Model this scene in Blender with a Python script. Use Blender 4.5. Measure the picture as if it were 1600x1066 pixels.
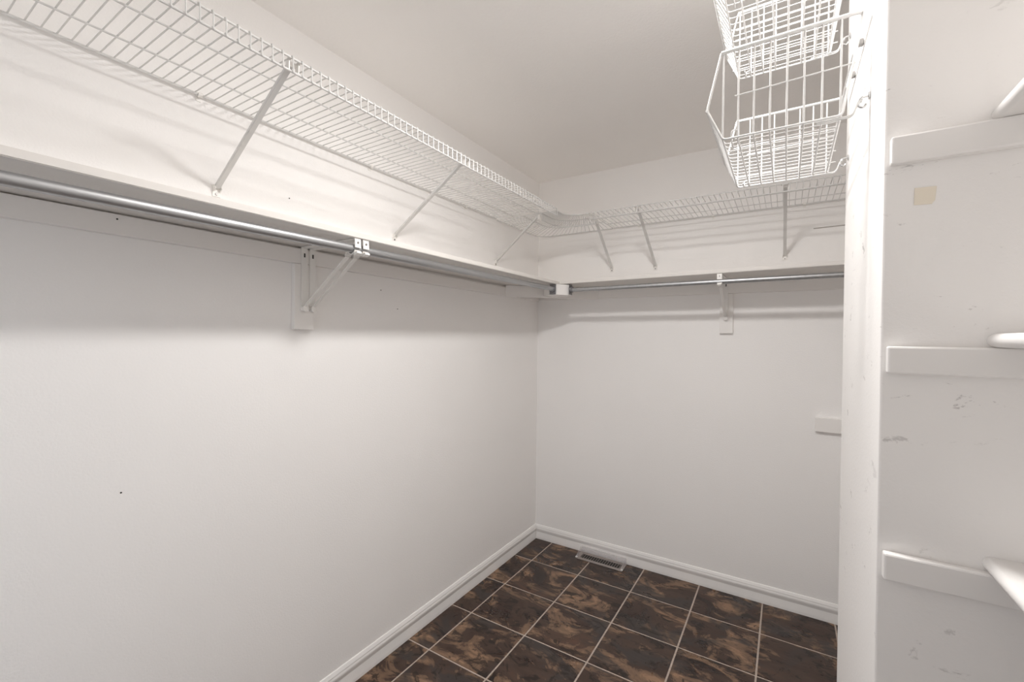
import bpy, bmesh, math, random
from mathutils import Vector, Matrix

random.seed(7)
for o in list(bpy.data.objects):
    bpy.data.objects.remove(o, do_unlink=True)
scene = bpy.context.scene
C = scene.collection

# ------------------------------------------------------------------ camera
def make_camera():
    yaw, pitch, roll = -0.5588, -0.0096, 0.0111
    f = Vector((math.sin(yaw)*math.cos(pitch), math.cos(yaw)*math.cos(pitch), math.sin(pitch)))
    r0 = Vector((math.cos(yaw), -math.sin(yaw), 0)); u0 = r0.cross(f)
    r = r0*math.cos(roll) + u0*math.sin(roll); u = -r0*math.sin(roll) + u0*math.cos(roll)
    cd = bpy.data.cameras.new('camera'); cam = bpy.data.objects.new('camera', cd); C.objects.link(cam)
    m = Matrix((r, u, -f)).transposed().to_4x4(); m.translation = (1.4501, -2.6512, 1.3837)
    cam.matrix_world = m
    cd.sensor_width = 36; cd.lens = 683.79/1600*36; cd.clip_start = 0.02; cd.clip_end = 60
    scene.camera = cam
make_camera()

# ------------------------------------------------------------------ light
W = bpy.data.worlds.new('world'); scene.world = W; W.use_nodes = True
bg = W.node_tree.nodes['Background']
bg.inputs[0].default_value = (0.86, 0.92, 1.0, 1); bg.inputs[1].default_value = 1.02
scene.view_settings.view_transform = 'Standard'; scene.view_settings.look = 'None'
scene.view_settings.gamma = 1; scene.view_settings.use_curve_mapping = False
scene.view_settings.exposure = 0.10
scene.cycles.max_bounces = 24; scene.cycles.diffuse_bounces = 20
LAMP = (1.12, -1.62, 2.395); LAMP_R = 0.10; LAMP_SAG = 0.012; LAMP_STRENGTH = 190.0; LAMP_COLOUR = (1.0, 0.975, 0.95)

# ------------------------------------------------------------------ materials
def new_mat(name, col=(.8, .8, .8), rough=.5, metal=0.0):
    m = bpy.data.materials.new(name); m.use_nodes = True
    b = m.node_tree.nodes['Principled BSDF']
    b.inputs['Base Color'].default_value = (*col, 1); b.inputs['Roughness'].default_value = rough; b.inputs['Metallic'].default_value = metal
    return m, m.node_tree, b
def noise(nt, scale, detail=2, rough=.5, coord='Object', mapping=None, dist=0):
    tc = nt.nodes.new('ShaderNodeTexCoord'); n = nt.nodes.new('ShaderNodeTexNoise')
    n.inputs['Scale'].default_value = scale; n.inputs['Detail'].default_value = detail; n.inputs['Roughness'].default_value = rough
    n.inputs['Distortion'].default_value = dist
    if mapping:
        mp = nt.nodes.new('ShaderNodeMapping'); mp.inputs['Scale'].default_value = mapping[0]; mp.inputs['Rotation'].default_value = mapping[1]
        nt.links.new(tc.outputs[coord], mp.inputs[0]); nt.links.new(mp.outputs[0], n.inputs[0])
    else: nt.links.new(tc.outputs[coord], n.inputs[0])
    return n
def ramp(nt, src, stops):
    r = nt.nodes.new('ShaderNodeValToRGB'); nt.links.new(src, r.inputs[0])
    e = r.color_ramp.elements
    while len(e) < len(stops): e.new(.5)
    for el, (p, c) in zip(e, stops): el.position = p; el.color = (*c, 1)
    return r
def bump(nt, b, src, strength, dist):
    bp = nt.nodes.new('ShaderNodeBump'); bp.inputs['Strength'].default_value = strength; bp.inputs['Distance'].default_value = dist
    nt.links.new(src, bp.inputs['Height']); nt.links.new(bp.outputs[0], b.inputs['Normal'])
def mix(nt, fac, a, bcol):
    m = nt.nodes.new('ShaderNodeMix'); m.data_type = 'RGBA'
    nt.links.new(fac, m.inputs[0])
    for s, v in ((6, a), (7, bcol)):
        if isinstance(v, tuple): m.inputs[s].default_value = (*v, 1)
        else: nt.links.new(v, m.inputs[s])
    return m.outputs[2]

def wall_paint(name, col, grain, strength):
    m, nt, b = new_mat(name, col, .75)
    n = noise(nt, grain, 3, .6); bump(nt, b, n.outputs[0], strength, .002)
    v = noise(nt, 1.7, 2); r = ramp(nt, v.outputs[0], [(.3, tuple(c*.975 for c in col)), (.7, col)])
    nt.links.new(r.outputs[0], b.inputs['Base Color'])
    return m
M = {}
M['wall'] = wall_paint('wall_paint', (.912, .898, .886), 170, .35)
M['ceiling'] = wall_paint('ceiling_paint', (.93, .912, .892), 95, .6)
M['trim'] = new_mat('white_trim_paint', (.86, .845, .83), .35)[0]
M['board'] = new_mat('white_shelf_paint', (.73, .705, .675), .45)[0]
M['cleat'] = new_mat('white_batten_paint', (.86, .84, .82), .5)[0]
M['wire'] = new_mat('white_vinyl_wire', (.68, .675, .665), .35)[0]
M['bracket'] = new_mat('white_painted_steel', (.84, .825, .80), .4)[0]
M['dark'] = new_mat('dark_hole', (.03, .028, .025), .6)[0]
M['socket'] = new_mat('dull_zinc', (.30, .30, .31), .4, .8)[0]
M['screw'] = new_mat('screw_steel', (.35, .34, .33), .4, .8)[0]
M['hook'] = new_mat('chrome_hook', (.6, .6, .6), .25, .9)[0]
def rod_mat():
    m, nt, b = new_mat('galvanised_rod', (.45, .455, .465), .40, .85)
    n = noise(nt, 60, 3, .6, mapping=((1, .04, 1), (0, 0, 0)))
    r = ramp(nt, n.outputs[0], [(.3, (.41, .415, .425)), (.7, (.49, .495, .505))]); nt.links.new(r.outputs[0], b.inputs['Base Color'])
    return m
M['rod'] = rod_mat()
def scuffed():
    col = (.90, .885, .87)
    m, nt, b = new_mat('scuffed_wall_paint', col, .7)
    n = noise(nt, 15, 6, .75, mapping=((1, 1, 2.4), (0, .35, 0)), dist=.6)
    r = ramp(nt, n.outputs[0], [(.0, (0, 0, 0)), (.625, (0, 0, 0)), (.665, (1, 1, 1))])
    n2 = noise(nt, 2.3, 2); r2 = ramp(nt, n2.outputs[0], [(.42, (0, 0, 0)), (.58, (.6, .6, .6))])
    mm = nt.nodes.new('ShaderNodeMath'); mm.operation = 'MULTIPLY'
    nt.links.new(r.outputs[0], mm.inputs[0]); nt.links.new(r2.outputs[0], mm.inputs[1])
    nt.links.new(mix(nt, mm.outputs[0], col, (.36, .34, .33)), b.inputs['Base Color'])
    g = noise(nt, 150, 3, .6); bump(nt, b, g.outputs[0], .2, .002)
    return m
M['scuffed'] = scuffed()
def tile_mat():
    m, nt, b = new_mat('brown_slate_tile', (.1, .06, .04), .3)
    tc = nt.nodes.new('ShaderNodeTexCoord'); oi = nt.nodes.new('ShaderNodeObjectInfo')
    vm = nt.nodes.new('ShaderNodeVectorMath'); vm.operation = 'MULTIPLY_ADD'
    cmb = nt.nodes.new('ShaderNodeCombineXYZ')
    for i in range(3): nt.links.new(oi.outputs['Random'], cmb.inputs[i])
    vm.inputs[1].default_value = (37, 53, 29)
    nt.links.new(cmb.outputs[0], vm.inputs[0]); nt.links.new(tc.outputs['Object'], vm.inputs[2])
    mp = nt.nodes.new('ShaderNodeMapping'); mp.inputs['Rotation'].default_value = (0, 0, .6); mp.inputs['Scale'].default_value = (1.0, 1.6, 1)
    nt.links.new(vm.outputs[0], mp.inputs[0])
    def nz(scale, detail, dist, rough=.6):
        n = nt.nodes.new('ShaderNodeTexNoise'); n.inputs['Scale'].default_value = scale; n.inputs['Detail'].default_value = detail
        n.inputs['Distortion'].default_value = dist; n.inputs['Roughness'].default_value = rough
        nt.links.new(mp.outputs[0], n.inputs[0]); return n
    b.inputs['Specular IOR Level'].default_value = .35
    a = nz(3.2, 6, 1.0)
    base = ramp(nt, a.outputs[0], [(.30, (.018, .011, .009)), (.45, (.048, .027, .020)), (.57, (.068, .042, .031)), (.70, (.105, .054, .036))])
    t = nz(4.4, 8, 1.3, .66); tf = ramp(nt, t.outputs[0], [(.505, (0, 0, 0)), (.54, (.45, .45, .45)), (.59, (.6, .6, .6)), (.63, (1, 1, 1))])
    c1 = mix(nt, tf.outputs[0], base.outputs[0], (.29, .178, .110))
    g = nz(2.8, 4, .8); gf = ramp(nt, g.outputs[0], [(.52, (0, 0, 0)), (.60, (.8, .8, .8))])
    c2 = mix(nt, gf.outputs[0], c1, (.045, .038, .036))
    d = nz(11, 7, 1.2, .7); df = ramp(nt, d.outputs[0], [(.54, (0, 0, 0)), (.59, (.85, .85, .85))])
    nt.links.new(mix(nt, df.outputs[0], c2, (.016, .010, .008)), b.inputs['Base Color'])
    rr = ramp(nt, a.outputs[0], [(.3, (.22, .22, .22)), (.7, (.42, .42, .42))]); nt.links.new(rr.outputs[0], b.inputs['Roughness'])
    bump(nt, b, t.outputs[0], .25, .004)
    return m
M['tile'] = tile_mat()
def grout_mat():
    m, nt, b = new_mat('tan_grout', (.36, .29, .24), .85)
    n = noise(nt, 90, 3); r = ramp(nt, n.outputs[0], [(.3, (.40, .33, .28)), (.7, (.54, .46, .40))]); nt.links.new(r.outputs[0], b.inputs['Base Color'])
    return m
M['grout'] = grout_mat()
M['vent'] = new_mat('brown_vent_metal', (.33, .29, .27), .4, .2)[0]
M['tape'] = new_mat('beige_masking_tape', (.86, .79, .67), .7)[0]
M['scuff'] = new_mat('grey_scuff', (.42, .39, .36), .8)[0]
def plastic():
    m, nt, b = new_mat('clear_plastic', (.88, .86, .89), .18)
    b.inputs['Alpha'].default_value = .22
    return m
M['plastic'] = plastic()
def emit(name, col, s):
    m = bpy.data.materials.new(name); m.use_nodes = True; nt = m.node_tree; nt.nodes.clear()
    e = nt.nodes.new('ShaderNodeEmission'); e.inputs[0].default_value = (*col, 1); e.inputs[1].default_value = s
    o = nt.nodes.new('ShaderNodeOutputMaterial'); nt.links.new(e.outputs[0], o.inputs[0]); return m
M['glow'] = emit('glowing_globe', LAMP_COLOUR, LAMP_STRENGTH)

# ------------------------------------------------------------------ geometry helpers
def box(bm, lo, hi, bev=0):
    lo = Vector(lo); hi = Vector(hi); c = (lo+hi)/2; s = hi-lo
    g = bmesh.ops.create_cube(bm, size=1, matrix=Matrix.Translation(c) @ Matrix.Diagonal((abs(s.x), abs(s.y), abs(s.z), 1)))
    if bev:
        es = list({e for v in g['verts'] for e in v.link_edges})
        bmesh.ops.bevel(bm, geom=es, offset=bev, segments=2, affect='EDGES', profile=.5)
def tube(bm, pts, r, n=6, closed=False):
    pts = [Vector(p) for p in pts]; rings = []; k = len(pts); prev = None
    for i, p in enumerate(pts):
        if closed: a = pts[i-1]; b = pts[(i+1) % k]
        else: a = pts[max(i-1, 0)]; b = pts[min(i+1, k-1)]
        t = (b-a).normalized()
        if prev is None:
            ref = Vector((0, 0, 1)) if abs(t.z) < .9 else Vector((1, 0, 0)); nrm = (ref - t*ref.dot(t)).normalized()
        else: nrm = (prev - t*prev.dot(t)).normalized()
        prev = nrm; bn = t.cross(nrm)
        rings.append([bm.verts.new(p + (nrm*math.cos(2*math.pi*j/n) + bn*math.sin(2*math.pi*j/n))*r) for j in range(n)])
    m = k if closed else k-1
    for i in range(m):
        A = rings[i]; B = rings[(i+1) % k]
        for j in range(n): bm.faces.new((A[j], A[(j+1) % n], B[(j+1) % n], B[j]))
    if not closed:
        bm.faces.new(rings[0][::-1]); bm.faces.new(rings[-1])
def round_path(pts, r, n=4):
    pts = [Vector(p) for p in pts]; out = [pts[0]]
    for a, b, c in zip(pts, pts[1:], pts[2:]):
        d1 = (a-b); d2 = (c-b); q = min(r, d1.length*.49, d2.length*.49)
        p1 = b+d1.normalized()*q; p2 = b+d2.normalized()*q
        for i in range(n+1):
            t = i/n; out.append(p1*(1-t)**2 + b*2*t*(1-t) + p2*t*t)
    out.append(pts[-1]); return out
def prism(bm, prof, axis, a, b):
    # prof: 2D points in the two other axes (in axis order), swept along `axis` from a to b
    def mk(p, s):
        v = list(p); v.insert(axis, s); return bm.verts.new(v)
    A = [mk(p, a) for p in prof]; B = [mk(p, b) for p in prof]; n = len(prof)
    for i in range(n): bm.faces.new((A[i], A[(i+1) % n], B[(i+1) % n], B[i]))
    bm.faces.new(A[::-1]); bm.faces.new(B)
def disc(bm, c, axis, r, h, n=14):
    # short cylinder starting at c, going along axis vector by h
    ax = Vector(axis).normalized(); tube(bm, [Vector(c), Vector(c)+ax*h], r, n)
def strip(bm, p, q, side, w, th):
    # flat bar from p to q; side = width direction
    p = Vector(p); q = Vector(q); d = (q-p).normalized(); s = Vector(side).normalized(); s = (s-d*s.dot(d)).normalized(); nn = d.cross(s)
    vs = []
    for e in (p, q):
        for a, b in ((-1, -1), (1, -1), (1, 1), (-1, 1)): vs.append(bm.verts.new(e+s*(w/2*a)+nn*(th/2*b)))
    for f in ((0, 1, 2, 3), (7, 6, 5, 4), (0, 4, 5, 1), (1, 5, 6, 2), (2, 6, 7, 3), (3, 7, 4, 0)): bm.faces.new([vs[i] for i in f])

def mesh_from(name, fn, smooth=False, shift=(0, 0, 0)):
    bm = bmesh.new(); fn(bm); bmesh.ops.recalc_face_normals(bm, faces=bm.faces)
    bmesh.ops.translate(bm, verts=bm.verts, vec=-Vector(shift))
    me = bpy.data.meshes.new(name); bm.to_mesh(me); bm.free()
    if smooth:
        for p in me.polygons: p.use_smooth = True
        try: me.set_sharp_from_angle(angle=math.radians(40))
        except Exception: pass
    return me
def wpos(o):
    v = Vector((0, 0, 0))
    while o: v += o.location; o = o.parent
    return v
def part(name, mat, parent, fn, smooth=False, label=None, kind=None):
    me = mesh_from(name, fn, smooth, wpos(parent)); me.materials.append(M[mat])
    o = bpy.data.objects.new(name, me); C.objects.link(o); o.parent = parent
    if label: o['label'] = label
    if kind: o['kind'] = kind
    return o
def share(name, me, parent, world_loc, mat=None):
    o = bpy.data.objects.new(name, me); C.objects.link(o); o.parent = parent; o.location = Vector(world_loc)-wpos(parent)
    return o
def tag(o, label, cat, group=None):
    o['label'] = label; o['category'] = cat
    if group: o['group'] = group
    return o
def thing(name, loc, label, cat, group=None):
    o = bpy.data.objects.new(name, None); C.objects.link(o); o.location = loc; o.empty_display_size = .05
    return tag(o, label, cat, group)
def solo(name, mat, fn, label, cat, group=None, smooth=False):
    me = mesh_from(name, fn, smooth)
    xs = [v.co for v in me.vertices]
    lo = Vector([min(v[i] for v in xs) for i in range(3)]); hi = Vector([max(v[i] for v in xs) for i in range(3)])
    base = Vector(((lo.x+hi.x)/2, (lo.y+hi.y)/2, lo.z)); me.transform(Matrix.Translation(-base))
    me.materials.append(M[mat]); o = bpy.data.objects.new(name, me); C.objects.link(o); o.location = base
    return tag(o, label, cat, group)
def struct(name, mat, fn, smooth=False):
    me = mesh_from(name, fn, smooth); me.materials.append(M[mat])
    o = bpy.data.objects.new(name, me); C.objects.link(o); o['kind'] = 'structure'; return o

# ------------------------------------------------------------------ the room
H = 2.44; XR = 2.02; YF = -3.02; T = .1
PX = 1.578; PY0 = -1.75; PY1 = -1.2104         # partition: face x, near and far y
struct('wall_left', 'wall', lambda bm: box(bm, (-T, YF-T, -.05), (0, T, H+.05)))
struct('wall_back', 'wall', lambda bm: box(bm, (0, 0, -.05), (XR+T, T, H+.05)))
struct('wall_right', 'wall', lambda bm: box(bm, (XR, YF-T, -.05), (XR+T, 0, H+.05)))
struct('wall_partition', 'scuffed', lambda bm: box(bm, (PX, PY0, -.05), (XR, PY1, H+.02), .003))
DX0, DX1, DZ = .12, .95, 2.04                  # unseen doorway behind the camera, sized and placed for fill light
def front(bm):
    box(bm, (0, YF-T, -.05), (DX0, YF, H+.05)); box(bm, (DX1, YF-T, -.05), (XR, YF, H+.05)); box(bm, (DX0, YF-T, DZ), (DX1, YF, H+.05))
struct('wall_front', 'wall', front)
struct('ceiling', 'ceiling', lambda bm: box(bm, (0, YF, H), (XR, 0, H+.1)))
floor = struct('floor', 'grout', lambda bm: box(bm, (-T, YF-T-.6, -.1), (XR+T, T, -.0016)))
S = .3077; U0 = -.1723; V0 = -.0197; G = .0036
def tile_mesh(w, d):
    def fn(bm):
        box(bm, (0, 0, -.006), (w, d, 0), .0012)
    me = mesh_from('tile', fn); me.materials.append(M['tile']); return me
full = tile_mesh(S-2*G, S-2*G)
xl = [0]+[U0+S*k for k in range(1, 9) if U0+S*k < XR]+[XR]
yl = [0]+[-(V0+S*k) for k in range(1, 13) if -(V0+S*k) > YF-.1]+[YF-.1]
for i in range(len(xl)-1):
    for j in range(len(yl)-1):
        w = xl[i+1]-xl[i]-2*G; d = yl[j]-yl[j+1]-2*G
        if w < .01 or d < .01: continue
        me = full if abs(w-(S-2*G)) < 1e-4 and abs(d-(S-2*G)) < 1e-4 else tile_mesh(w, d)
        share('tile', me, floor, (xl[i]+G, yl[j+1]+G, random.uniform(-.0002, .0002)))
BP = [(0, 0), (.0135, 0), (.0132, .012), (.0085, .044), (.0082, .047), (.0130, .064), (.0130, .070), (.0105, .077), (.0105, .081), (.0050, .092), (.0030, .094), (0, .094)]
struct('baseboard_left', 'trim', lambda bm: prism(bm, [(x, z) for x, z in BP], 1, YF, 0))
struct('baseboard_back', 'trim', lambda bm: prism(bm, [(-y, z) for y, z in BP], 0, 0.0137, XR))
struct('baseboard_right', 'trim', lambda bm: prism(bm, [(XR-x, z) for x, z in BP], 1, PY1+.014, -.014))
struct('baseboard_partition', 'trim', lambda bm: prism(bm, [(PY1+y, z) for y, z in BP], 0, PX, XR))

# ceiling light (above the top of the photograph, it lights the closet)
lt = thing('ceiling_light', (LAMP[0], LAMP[1], H), 'round flush ceiling light with a shallow glowing dome', 'ceiling light')
def lathe(bm, prof, n=40):
    rings = [[bm.verts.new((LAMP[0]+r*math.cos(2*math.pi*j/n), LAMP[1]+r*math.sin(2*math.pi*j/n), z)) for j in range(n)] for r, z in prof]
    for A, B in zip(rings, rings[1:]):
        for j in range(n): bm.faces.new((A[j], A[(j+1) % n], B[(j+1) % n], B[j]))
    bm.faces.new(rings[0]); bm.faces.new(rings[-1][::-1])
part('base_ring', 'bracket', lt, lambda bm: lathe(bm, [(.118, H-.0005), (.120, H-.012), (.116, LAMP[2]), (LAMP_R+.001, LAMP[2]-.001)]), True)
part('dome', 'glow', lt, lambda bm: lathe(bm, [(LAMP_R*math.cos(a), LAMP[2]-.0015-LAMP_SAG*math.sin(a)) for a in [i*math.pi/2/8*.985 for i in range(9)]]), True)

# ------------------------------------------------------------------ solid shelves, cleats and rods
D = .305; TH = .019
def zl(y): return 1.697+.0048*y
def zb(x): return 1.6955+.0082*x
def slab(bm, corners, th):
    lo = [bm.verts.new(c) for c in corners]; hi = [bm.verts.new((c[0], c[1], c[2]+th)) for c in corners]; n = len(corners)
    bm.faces.new(lo[::-1]); bm.faces.new(hi)
    for i in range(n): bm.faces.new((lo[i], lo[(i+1) % n], hi[(i+1) % n], hi[i]))
    bmesh.ops.bevel(bm, geom=list(bm.edges), offset=.002, segments=2, affect='EDGES')
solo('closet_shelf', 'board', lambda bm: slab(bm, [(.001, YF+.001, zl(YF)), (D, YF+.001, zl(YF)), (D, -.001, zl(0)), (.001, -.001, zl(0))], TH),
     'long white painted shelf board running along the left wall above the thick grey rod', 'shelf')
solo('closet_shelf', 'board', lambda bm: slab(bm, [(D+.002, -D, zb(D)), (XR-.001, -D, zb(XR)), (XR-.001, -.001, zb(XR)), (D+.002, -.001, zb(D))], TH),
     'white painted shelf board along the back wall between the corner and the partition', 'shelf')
CB = 1.632
solo('shelf_cleat', 'cleat', lambda bm: (box(bm, (.0005, YF+.002, CB-.002), (.019, -.0205, 1.6815), .0015)),
     'white batten under the left wall shelf, its lower edge a thin dark line', 'batten')
solo('shelf_cleat', 'cleat', lambda bm: box(bm, (.0195, -.019, CB), (XR-.001, -.0005, 1.6945), .0015),
     'white batten under the back wall shelf behind the thin rod', 'batten')
solo('shelf_cleat', 'cleat', lambda bm: box(bm, (1.580, -.019, .932), (XR-.001, -.0005, 1.0015), .0015),
     'short white batten low on the back wall beside the partition', 'batten')

RR = .0135; RLX = .285; RBY = -.29
def rl(y): return 1.671+.0080*y
def rb(x): return 1.6605+.0045*x
# diagonal corner board and the block that carries both rod ends
dg = .46
def diag(bm):
    n = Vector((1, -1, 0)).normalized(); t = Vector((1, 1, 0)).normalized()
    a = Vector((.0195, -(dg-.0195), 0)); b = Vector((dg-.0195, -.0195, 0))
    p = [a, b, b-n*.019+t*-.0, a-n*.019]
    p = [(a.x, a.y), (b.x, b.y), (b.x-.026, b.y), (a.x, a.y+.026)]
    lo = [bm.verts.new((x, y, CB-.006)) for x, y in p]; hi = [bm.verts.new((x, y, 1.6935)) for x, y in p]
    bm.faces.new(lo[::-1]); bm.faces.new(hi)
    for i in range(4): bm.faces.new((lo[i], lo[(i+1) % 4], hi[(i+1) % 4], hi[i]))
solo('corner_brace_board', 'cleat', diag, 'white board set diagonally across the corner under the shelves', 'board')
blk = thing('corner_rod_block', (.30, -.30, 1.632), 'white wooden block at the shelf corner holding both rod ends', 'block')
def block(bm):
    # plan: back on the diagonal board, sides square to the rods, front cut at 45 degrees
    p = [(.2315, -.2295), (.258, -.345), (.315, -.345), (.380, -.280), (.380, -.2555), (.2605, -.2005)]
    p = [(.189, -.2725), (.258, -.338), (.312, -.338), (.372, -.278), (.345, -.2), (.263, -.1985)]
    lo = [bm.verts.new((x, y, 1.634)) for x, y in p]; hi = [bm.verts.new((x, y, 1.6945)) for x, y in p]
    bm.faces.new(lo[::-1]); bm.faces.new(hi); n = len(p)
    for i in range(n): bm.faces.new((lo[i], lo[(i+1) % n], hi[(i+1) % n], hi[i]))
part('block_body', 'cleat', blk, block)
def socket(name, c, ax, wid, label):
    t = thing(name, c, label, 'rod socket')
    c = Vector(c); ax = Vector(ax); s = Vector(wid)
    def plate(bm):
        strip(bm, c+Vector((0, 0, -.029)), c+Vector((0, 0, .029)), s, .040, .003)
    part('plate', 'socket', t, plate)
    part('collar', 'socket', t, lambda bm: disc(bm, c+ax*.001, ax, .0175, .014, 18), True)
    for dz in (-.021, .021): part('screw', 'screw', t, lambda bm: disc(bm, c+ax*.001+Vector((0, 0, dz)), ax, .004, .0025, 8))
    return t
RLE = -.345; RBS = .378
socket('rod_socket', (RLX, RLE+.003, 1.6645), (0, -1, 0), (1, 0, 0), 'dark metal rod socket at the corner end of the left rod')
socket('rod_socket', (RBS-.003, RBY, 1.6645), (1, 0, 0), (0, 1, 0), 'dark metal rod socket at the corner end of the back rod')
solo('closet_rod', 'rod', lambda bm: tube(bm, [(RLX, YF+.002, rl(YF)), (RLX, RLE-.003, rl(RLE))], RR, 20),
     'thick grey metal clothes rod running along the left wall', 'rod', None, True)
solo('closet_rod', 'rod', lambda bm: tube(bm, [(RBS+.003, RBY, rb(RBS)), (XR-.002, RBY, rb(XR))], .0125, 20),
     'thin grey metal clothes rod in front of the back wall', 'rod', None, True)

# ------------------------------------------------------------------ shelf and rod brackets
def bracket(base, out, side, zr, zs, zlow, label, group=None):
    """base: point on the wall face (z ignored); out: direction into the room; zr rod centre, zs shelf underside"""
    base = Vector(base); out = Vector(out); s = Vector(side); w = .0225
    def P(d, z): return Vector((base.x, base.y, 0))+out*d+Vector((0, 0, z))
    t = thing('rod_bracket', P(0, zlow), label, 'bracket', group)
    d0 = .0215; reach = .300
    part('wall_leg', 'bracket', t, lambda bm: strip(bm, P(d0, zlow), P(d0, zs-.001), s, w, .003))
    part('top_arm', 'bracket', t, lambda bm: strip(bm, P(d0, zs-.0028), P(reach, zs-.0028), s, w, .003))
    def brace(bm):
        strip(bm, P(d0+.003, zlow+.012), P(RLX-.03, zr-.022), s, w*.62, .003)
        strip(bm, P(d0+.0045, zlow+.012), P(RLX-.03, zr-.0205), s, w*.3, .006)
    part('brace', 'bracket', t, brace)
    def saddle(bm):
        pts = []
        for i in range(13):
            a = math.radians(-170+i*150/12); pts.append(P(RLX+math.cos(a)*(RR+.0045), zr+math.sin(a)*(RR+.0045)))
        for p, q in zip(pts, pts[1:]): strip(bm, p, q, s, w, .0026)
        strip(bm, P(RLX-.03, zr-.021), pts[0], s, w, .0026)
    part('rod_saddle', 'bracket', t, saddle)
    def tip(bm):
        strip(bm, P(RLX+.012, zr-.019), P(RLX+.026, zr-.013), s, w*.8, .007)
    part('saddle_tip', 'bracket', t, tip)
    def front_tab(bm): strip(bm, P(reach+.002, zs-.002), P(reach+.004, zs-.030), s, w, .003)
    tb = part('front_tab', 'bracket', t, front_tab)
    part('screw', 'screw', tb, lambda bm: disc(bm, P(reach+.004, zs-.014), out, .0035, .002, 8))
    part('keyhole', 'dark', t, lambda bm: strip(bm, P(d0+.0018, zs-.036), P(d0+.0018, zs-.022), s, .005, .0008))
    def pivot(bm): disc(bm, P(d0+.001, zlow+.008), out, .0112, .012, 16)
    part('pivot', 'bracket', t, pivot, True)
    return t
zlow = 1.466
for yc, lab in ((-1.7395, 'white steel shelf and rod bracket, the one of the pair farther from the corner'),
                (-1.7080, 'white steel shelf and rod bracket, the one of the pair nearer to the corner')):
    bracket((0, yc, 0), (1, 0, 0), (0, 1, 0), rl(yc), zl(yc), zlow, lab, 'paired brackets under the left shelf')
solo('mounting_block', 'cleat', lambda bm: box(bm, (.0005, -1.7735, 1.401), (.019, -1.7005, CB-.003), .0015),
     'white wooden block on the left wall behind the paired brackets', 'block')
bracket((1.172, 0, 0), (0, -1, 0), (1, 0, 0), rb(1.17), zb(1.17), 1.49, 'single white steel bracket holding the back wall shelf and rod')
solo('mounting_block', 'cleat', lambda bm: box(bm, (1.142, -.019, 1.4155), (1.2075, -.0005, CB-.001), .0015),
     'white wooden block on the back wall behind the single bracket', 'block')

# ------------------------------------------------------------------ wire shelves
def wire_shelf(name, to_world, a, b, zd, depth, mids, label, step=.0254):
    """to_world(along, out, z); runs from a to b along the wall"""
    t = thing(name, to_world((a+b)/2, 0, zd-.04), label, 'wire shelf')
    def rail(nm, out, z, r): part(nm, 'wire', t, lambda bm: tube(bm, [to_world(a, out, z), to_world(b, out, z)], r, 8), True)
    rail('back_rail', .0105, zd-.003, .0040)
    for m in mids: rail('middle_rail', m, zd-.0042, .0024)
    rail('front_rail', depth-.002, zd-.0042, .0030)
    rail('lip_rail', depth-.0005, zd-.039, .0032)
    o0 = to_world(0, 0, 0)
    def wire(bm):
        pts = round_path([to_world(0, .006, zd), to_world(0, depth+.003, zd), to_world(0, depth+.0042, zd-.042)], .006, 3)
        tube(bm, pts, .0018, 5)
    me = mesh_from('cross_wire', wire, True, o0); me.materials.append(M['wire'])
    n = int((b-a-.01)/step)
    for i in range(n+1):
        share('cross_wire', me, t, to_world(a+.006+i*step, 0, 0))
    return t
LW = lambda s, d, z: Vector((d, s, z))
BW = lambda s, d, z: Vector((s, -d, z))
wire_shelf('wire_shelf', LW, YF+.004, -.537, 2.073, .405, (.125, .268), 'long white wire shelf high along the left wall with a hanging lip')
wire_shelf('wire_shelf', BW, .535, XR-.003, 2.069, .402, (.125, .268), 'white wire shelf high along the back wall under the baskets')
# curved corner piece
def rail_path(d, r, e0, e1, z, n=10):
    pts = [Vector((d, -e0, z))]
    c = Vector((d+r, -(d+r), z))
    for i in range(n+1):
        a = math.pi - i*(math.pi/2)/n
        pts.append(c+Vector((math.cos(a)*r, math.sin(a)*r, 0)))
    pts.append(Vector((e1, -d, z))); return pts
def resample(pts, n):
    L = [0]
    for p, q in zip(pts, pts[1:]): L.append(L[-1]+(q-p).length)
    out = []
    for i in range(n):
        s = L[-1]*i/(n-1); k = max(j for j in range(len(L)) if L[j] <= s+1e-9); k = min(k, len(pts)-2)
        f = (s-L[k])/max(1e-9, L[k+1]-L[k]); out.append(pts[k].lerp(pts[k+1], f))
    return out
cs = thing('corner_wire_shelf', (.25, -.25, 2.02), 'curved white wire corner shelf joining the two wire shelves', 'wire shelf')
ZC = 2.066
paths = {}
for nm, d, r, z, rad in (('back_rail', .012, .09, ZC-.003, .0036), ('middle_rail', .19, .10, ZC-.004, .0024), ('arc_rail', .307, .12, ZC-.004, .0028), ('front_rail', .402, .09, ZC-.004, .0028)):
    p = rail_path(d, r,   .530, .530, z); paths[nm] = p
    part(nm, 'wire', cs, lambda bm: tube(bm, p, rad, 8), True)
lowp = rail_path(.308, .12,   .530, .530, ZC-.040)
part('lip_rail', 'wire', cs, lambda bm: tube(bm, lowp, .0030, 8), True)
nW = 34
ra, rbk, rf, rlow = (resample(paths['back_rail'], nW), resample(paths['arc_rail'], nW), resample(paths['front_rail'], nW), resample(lowp, nW))
up = Vector((0, 0, .0042))
for i in range(nW):
    part('cross_wire', 'wire', cs, lambda bm: tube(bm, [ra[i]+up*.7, rbk[i]+up, rf[i]+up], .0018, 5), True)
    part('lip_wire', 'wire', cs, lambda bm: tube(bm, [rbk[i]+up*.6, rlow[i]-Vector((0, 0, .003))], .0016, 5), True)

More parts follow.
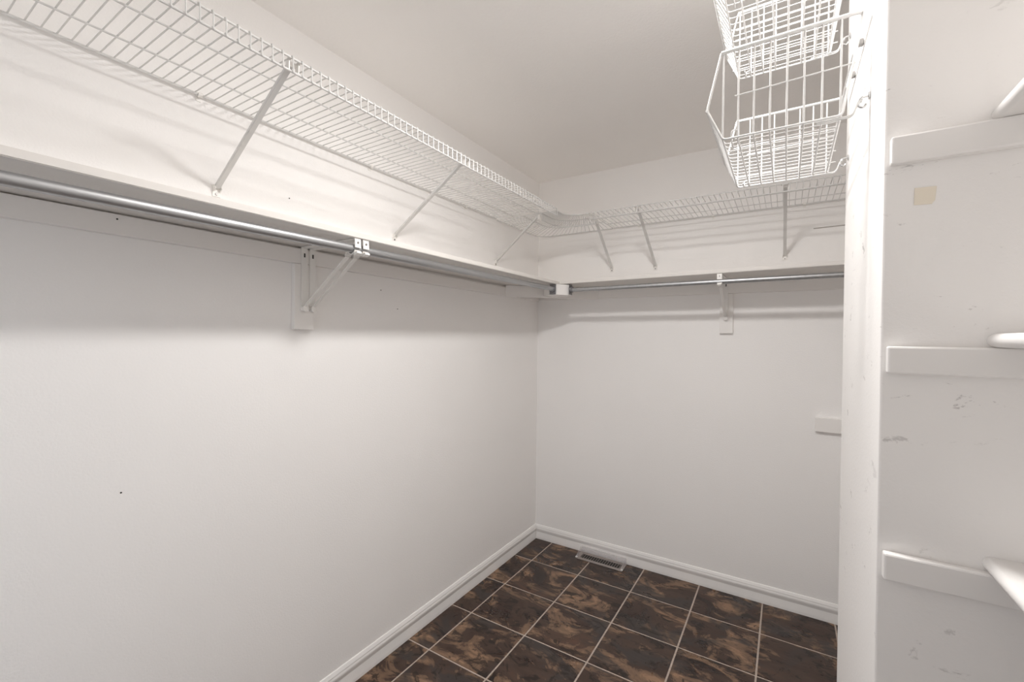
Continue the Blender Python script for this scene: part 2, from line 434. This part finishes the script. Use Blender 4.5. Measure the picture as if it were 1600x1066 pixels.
# wall clips on the back rails
def wall_clip(p, out, label, group):
    p = Vector(p); out = Vector(out); side = Vector((0, 0, 1)).cross(out)
    def fn(bm):
        strip(bm, p+out*.0012+Vector((0, 0, -.016)), p+out*.0012+Vector((0, 0, .010)), side, .013, .0022)
        pts = []
        for i in range(9):
            a = math.radians(-180+i*27); pts.append(p+out*(.0105+math.cos(a)*.0065)+Vector((0, 0, math.sin(a)*.0065)))
        for a, b in zip(pts, pts[1:]): strip(bm, a, b, side, .011, .0022)
    solo('wall_clip', 'bracket', fn, label, 'wall clip', group)
for y, w in ((-2.0583, 'beside the brace farthest from the corner'), (-1.4435, 'just before the middle brace'), (-.8214, 'between middle brace and corner')):
    wall_clip((0, y, 2.0700), (1, 0, 0), 'small white clip on the left wire shelf rail ' + w, 'clips on the wire shelf rails')
for x, w in ((.690, 'nearer to the corner'), (1.10, 'midway between two braces'), (1.52, 'below the baskets')):
    wall_clip((x, 0, 2.0660), (0, -1, 0), 'small white plastic clip on the back wire shelf rail ' + w, 'clips on the wire shelf rails')

# support braces
def brace(foot, out, reach, ztop, label, side):
    foot = Vector(foot); out = Vector(out); s = Vector(side); w = .020
    t = thing('shelf_brace', foot, label, 'shelf brace')
    top = Vector((foot.x, foot.y, ztop))+out*(reach-.012); low = foot+out*.008+Vector((0, 0, .004))
    def chan(bm):
        d = (top-low).normalized(); nn = d.cross(s)
        if nn.z > 0: nn = -nn
        strip(bm, low, top, s, w*.62, .0022)
        for k in (-1, 1): strip(bm, low+s*(k*w*.31)-nn*.004, top+s*(k*w*.31)-nn*.004, nn, .008, .0018)
    part('strut', 'wire', t, chan)
    def ft(bm):
        box(bm, foot+out*.0005-s*.011+Vector((0, 0, -.024)) if False else Vector((min((foot-s*.011).x, (foot+s*.011+out*.003).x), min((foot-s*.011).y, (foot+s*.011+out*.003).y), foot.z-.020)),
            Vector((max((foot-s*.011).x, (foot+s*.011+out*.003).x), max((foot-s*.011).y, (foot+s*.011+out*.003).y), foot.z+.012)))
        for k in (-1, 1): strip(bm, foot+s*(k*.0085)+out*.001, foot+s*(k*.0085)+out*.014+Vector((0, 0, .008)), (0, 0, 1), .014, .002)
    fp = part('wall_foot', 'bracket', t, ft)
    part('screw', 'screw', fp, lambda bm: disc(bm, foot+out*.003+Vector((0, 0, -.012)), out, .0038, .0022, 8))
    def clip(bm):
        c = Vector((foot.x, foot.y, ztop))+out*(reach-.006)
        strip(bm, top-Vector((0, 0, .004)), c+Vector((0, 0, .006)), s, w*1.3, .0024)
        for k in (-1, 1):
            strip(bm, c+s*(k*w*.62)+Vector((0, 0, -.020)), c+s*(k*w*.62)+Vector((0, 0, .004)), out, .014, .0022)
            strip(bm, c+s*(k*w*.62)+Vector((0, 0, .004)), c+s*(k*w*.62)+out*.008+Vector((0, 0, .007)), s, .008, .0022)
    part('shelf_clip', 'bracket', t, clip)
    return t
brace((0, -2.010, 1.812), (1, 0, 0), .396, 2.062, 'white diagonal brace under the left wire shelf, farthest from the corner', (0, 1, 0))
brace((0, -1.309, 1.812), (1, 0, 0), .396, 2.062, 'white diagonal brace at the middle of the left wire shelf', (0, 1, 0))
brace((0, -.526, 1.818), (1, 0, 0), .300, 2.050, 'white diagonal brace on the left wall under the curved corner shelf', (0, 1, 0))
brace((.524, 0, 1.816), (0, -1, 0), .300, 2.048, 'white diagonal brace on the back wall under the curved corner shelf', (1, 0, 0))
brace((.790, 0, 1.808), (0, -1, 0), .393, 2.058, 'white diagonal brace under the back wire shelf nearer to the corner', (1, 0, 0))
brace((1.440, 0, 1.812), (0, -1, 0), .393, 2.058, 'white diagonal brace under the back wire shelf below the baskets', (1, 0, 0))

# ------------------------------------------------------------------ wire baskets on the partition
def basket(dz, label):
    yn, yf = -1.609, -1.260
    ZR, ZB, ZBOT = 2.000+dz, 1.884+dz, 1.8135+dz
    XA, XB, XC, XWB, XWT = 1.3235, 1.2965, 1.329, 1.535, 1.566
    t = thing('wire_basket', ((XC+XWB)/2, (yn+yf)/2, ZBOT), label, 'wire basket')
    rim = round_path([(XA, yn, ZR), (XWT, yn, ZR), (XWT, yf, ZR), (XA, yf, ZR)], .014, 5)
    part('rim_bar', 'wire', t, lambda bm: tube(bm, rim, .0038, 10), True)
    for y in (yn, yf):
        part('side_frame', 'wire', t, lambda bm: tube(bm, round_path([(XA, y, ZR), (XB, y, ZB), (XC, y, ZBOT), (XWB, y, ZBOT), (XWT, y, ZR)], .008, 4), .0024, 8), True)
        part('side_rail', 'wire', t, lambda bm: tube(bm, [(XC+.022, y, ZBOT+.088), (XWT-.012, y, ZBOT+.094)], .0017, 6), True)
        if y == yf:
            for k in range(5): part('side_rail', 'wire', t, lambda bm: tube(bm, [(XC-.018+.002*k, y, ZBOT+.028*(k+1)), (XWT-.014, y, ZBOT+.028*(k+1))], .0016, 6), True)
    part('lip_bar', 'wire', t, lambda bm: tube(bm, [(XB, yn, ZB), (XB, yf, ZB)], .0034, 8), True)
    for x in [1.3285+i*.0291 for i in range(8)]:
        p = round_path([(x, yn, ZR if x > 1.34 else ZR-.006), (x, yn, ZBOT), (x, yf, ZBOT), (x, yf, ZR)], .006, 3)
        part('long_wire', 'wire', t, lambda bm: tube(bm, p, .0018, 6), True)
    n = 15
    for i in range(n):
        y = yn+.012+(yf-yn-.024)*i/(n-1)
        p = round_path([(XB, y, ZB), (XC, y, ZBOT+.0035), (XWB, y, ZBOT+.0035), (XWT-.002, y, ZR)], .008, 3)
        part('cross_wire', 'wire', t, lambda bm: tube(bm, p, .0013, 6), True)
    for z in (.05, .11): part('back_wire', 'wire', t, lambda bm: tube(bm, [(XWB+(XWT-XWB)*z/.1865-.003, yn, ZBOT+z), (XWB+(XWT-XWB)*z/.1865-.003, yf, ZBOT+z)], .0018, 6), True)
    for y, sg in ((yn+.010, 1), (yf-.010, -1)):
        def hk(bm):
            for o in (-.004, .004):
                tube(bm, round_path([(1.495, y+o, ZBOT-.003), (1.552, y+o, ZBOT-.002), (1.560, y+o, ZBOT+.022), (1.566, y+o, ZBOT+.024)], .008, 3), .0015, 6)
        part('hanging_hook', 'wire', t, hk, True)
        def loop(bm):
            x = XC+.016
            tube(bm, round_path([(x, y+sg*.03, ZBOT-.003), (x, y-sg*.004, ZBOT-.004), (x, y-sg*.010, ZBOT+.016), (x+.012, y-sg*.010, ZBOT+.016), (x+.012, y-sg*.004, ZBOT-.004), (x+.012, y+sg*.03, ZBOT-.003)], .006, 3), .0016, 6)
        part('stacking_loop', 'wire', t, loop, True)
    for y in (-1.50, -1.37): part('rim_clip', 'screw', t, lambda bm: box(bm, (XWT-.002, y-.006, ZR-.006), (PX-.0008, y+.006, ZR+.006), .001))
    for y, w in ((yn+.010, 0), (yf-.010, 1)):
        which = ('lower' if dz == 0 else 'upper'); end = ('at its doorway end' if w == 0 else 'at its back wall end')
        def wh(bm):
            z = ZBOT+.018
            disc(bm, (PX-.0006, y, z+.012), (-1, 0, 0), .007, .002, 12)
            tube(bm, round_path([(PX-.001, y, z+.012), (PX-.014, y, z+.012), (PX-.019, y, z-.004), (PX-.009, y, z-.008), (PX-.006, y, z-.002)], .005, 3), .0020, 8)
        solo('wall_hook', 'hook', wh, 'small metal hook in the partition holding the %s basket %s' % (which, end), 'hook', None, True)
basket(0, 'lower white wire basket hanging open on the partition above the back wire shelf')
basket(.305, 'upper white wire basket on the partition, close under the ceiling')

# ------------------------------------------------------------------ shelves right of the partition
SX = 1.6965; YE = YF+.002
for zc, nm in ((1.700, 'top'), (1.376, 'middle'), (1.0535, 'bottom')):
    word = {'top': 'highest of the three', 'middle': 'middle one of the three, at eye level,', 'bottom': 'lowest of the three'}[nm]
    def sh(bm, z=zc):
        prof = [(XR-.001, z), (SX+.008, z)]
        for i in range(1, 8):
            a = -math.pi/2 - i*math.pi/8; prof.append((SX+.0100+math.cos(a)*.0100, z+.0100+math.sin(a)*.0100))
        prof += [(SX+.008, z+.020), (XR-.001, z+.020)]
        prism(bm, prof, 1, YE, PY0-.0005)
    solo('side_shelf', 'trim', sh, 'white rounded-edge shelf beside the partition, %s' % word, 'shelf', None, True)
    def cl(bm, z=zc):
        box(bm, (1.5845, PY0-.0165, z-.043), (XR-.001, PY0-.0005, z-.0006), .003)
    c = solo('side_cleat', 'trim', cl, 'white batten on the scuffed partition face under the %s side shelf' % {'top': 'highest', 'middle': 'middle', 'bottom': 'lowest'}[nm], 'batten')

# ------------------------------------------------------------------ small things
def tape(bm):
    p = [(1.6150, 1.6195), (1.6400, 1.6185), (1.6385, 1.5975), (1.6350, 1.5925), (1.6145, 1.5935)]
    A = [bm.verts.new((x, PY0-.0003, z)) for x, z in p]; B = [bm.verts.new((x, PY0-.0012, z)) for x, z in p]
    n = len(p); bm.faces.new(A); bm.faces.new(B[::-1])
    for i in range(n): bm.faces.new((A[i], A[(i+1) % n], B[(i+1) % n], B[i]))
solo('tape_scrap', 'tape', tape, 'small scrap of beige tape on the scuffed partition face', 'tape')
solo('wall_scuff', 'scuff', lambda bm: strip(bm, (1.560, -.0010, 1.9405), (1.70, -.0010, 1.9425), (0, 0, 1), .0045, .0014), 'thin grey line marked on the back wall under the wire shelf', 'mark')  # thin grey strip lying flat against the back wall
for x, y, z, where in ((0, -1.7827, 1.8502, 'in the left wall just above the solid shelf'), (.019, -2.2436, 1.669, 'in the batten under the left shelf'),
                       (0, -1.3798, 1.5743, 'just below the left rod between paired brackets and corner'), (0, -1.2857, 1.5004, 'lower of the two between paired brackets and corner'),
                       (0, -2.2292, .9698, 'low down in the bare left wall')):
    solo('nail_hole', 'dark', lambda bm: disc(bm, (x+.0002, y, z), (1, 0, 0), .0022, .0008, 8), 'tiny dark nail hole ' + where, 'nail hole', 'nail holes')

# floor register with a clear plastic deflector
vx0, vx1, vy0, vy1 = .352, .650, -.118, -.022
v = thing('floor_vent', ((vx0+vx1)/2, (vy0+vy1)/2, 0), 'brown metal floor vent with black slots beside the back baseboard', 'floor vent')
def vframe(bm):
    z0, z1 = .0006, .005
    box(bm, (vx0, vy0, z0), (vx1, vy0+.022, z1), .001); box(bm, (vx0, vy1-.022, z0), (vx1, vy1, z1), .001)
    box(bm, (vx0, vy0+.022, z0), (vx0+.022, vy1-.022, z1), .001); box(bm, (vx1-.022, vy0+.022, z0), (vx1, vy1-.022, z1), .001)
part('frame', 'vent', v, vframe)
part('duct_opening', 'dark', v, lambda bm: box(bm, (vx0+.021, vy0+.021, .0006), (vx1-.021, vy1-.021, .0012)))
nl = 17
for i in range(nl):
    x = vx0+.028+(vx1-vx0-.056)*i/(nl-1)
    part('slat', 'vent', v, lambda bm: strip(bm, (x, vy0+.021, .0032), (x, vy1-.021, .0032), (.8, 0, .6), .0045, .0014))
d = thing('air_deflector', ((vx0+vx1)/2, (vy0+vy1)/2, .005), 'clear plastic air deflector sitting over the floor vent', 'air deflector')
def hood(bm):
    z = .0055; n = 6; pr = []
    pts = [(vy1+.004, z+.002), (vy1+.003, z+.026), (vy1-.006, z+.038), (vy1-.022, z+.043)]
    for (a, b), (c, e) in zip(pts, pts[1:]): strip(bm, (vx0+.005, (a+c)/2, (b+e)/2), (vx1-.005, (a+c)/2, (b+e)/2), (0, c-a, e-b), math.hypot(c-a, e-b)+.0004, .0016)
part('hood', 'plastic', d, hood)
for x in (vx0+.004, vx1-.004):
    def cheek(bm):
        p = [(vy1+.004, .0055), (vy1+.003, .0315), (vy1-.022, .0485), (vy0+.004, .014), (vy0+.002, .0055)]
        prism(bm, p, 0, x-.001, x+.001)
    part('cheek', 'plastic', d, cheek)
    part('magnet', 'trim', d, lambda bm: box(bm, (x-.006, vy0+.004, .0054), (x+.006, vy0+.016, .0094), .001))
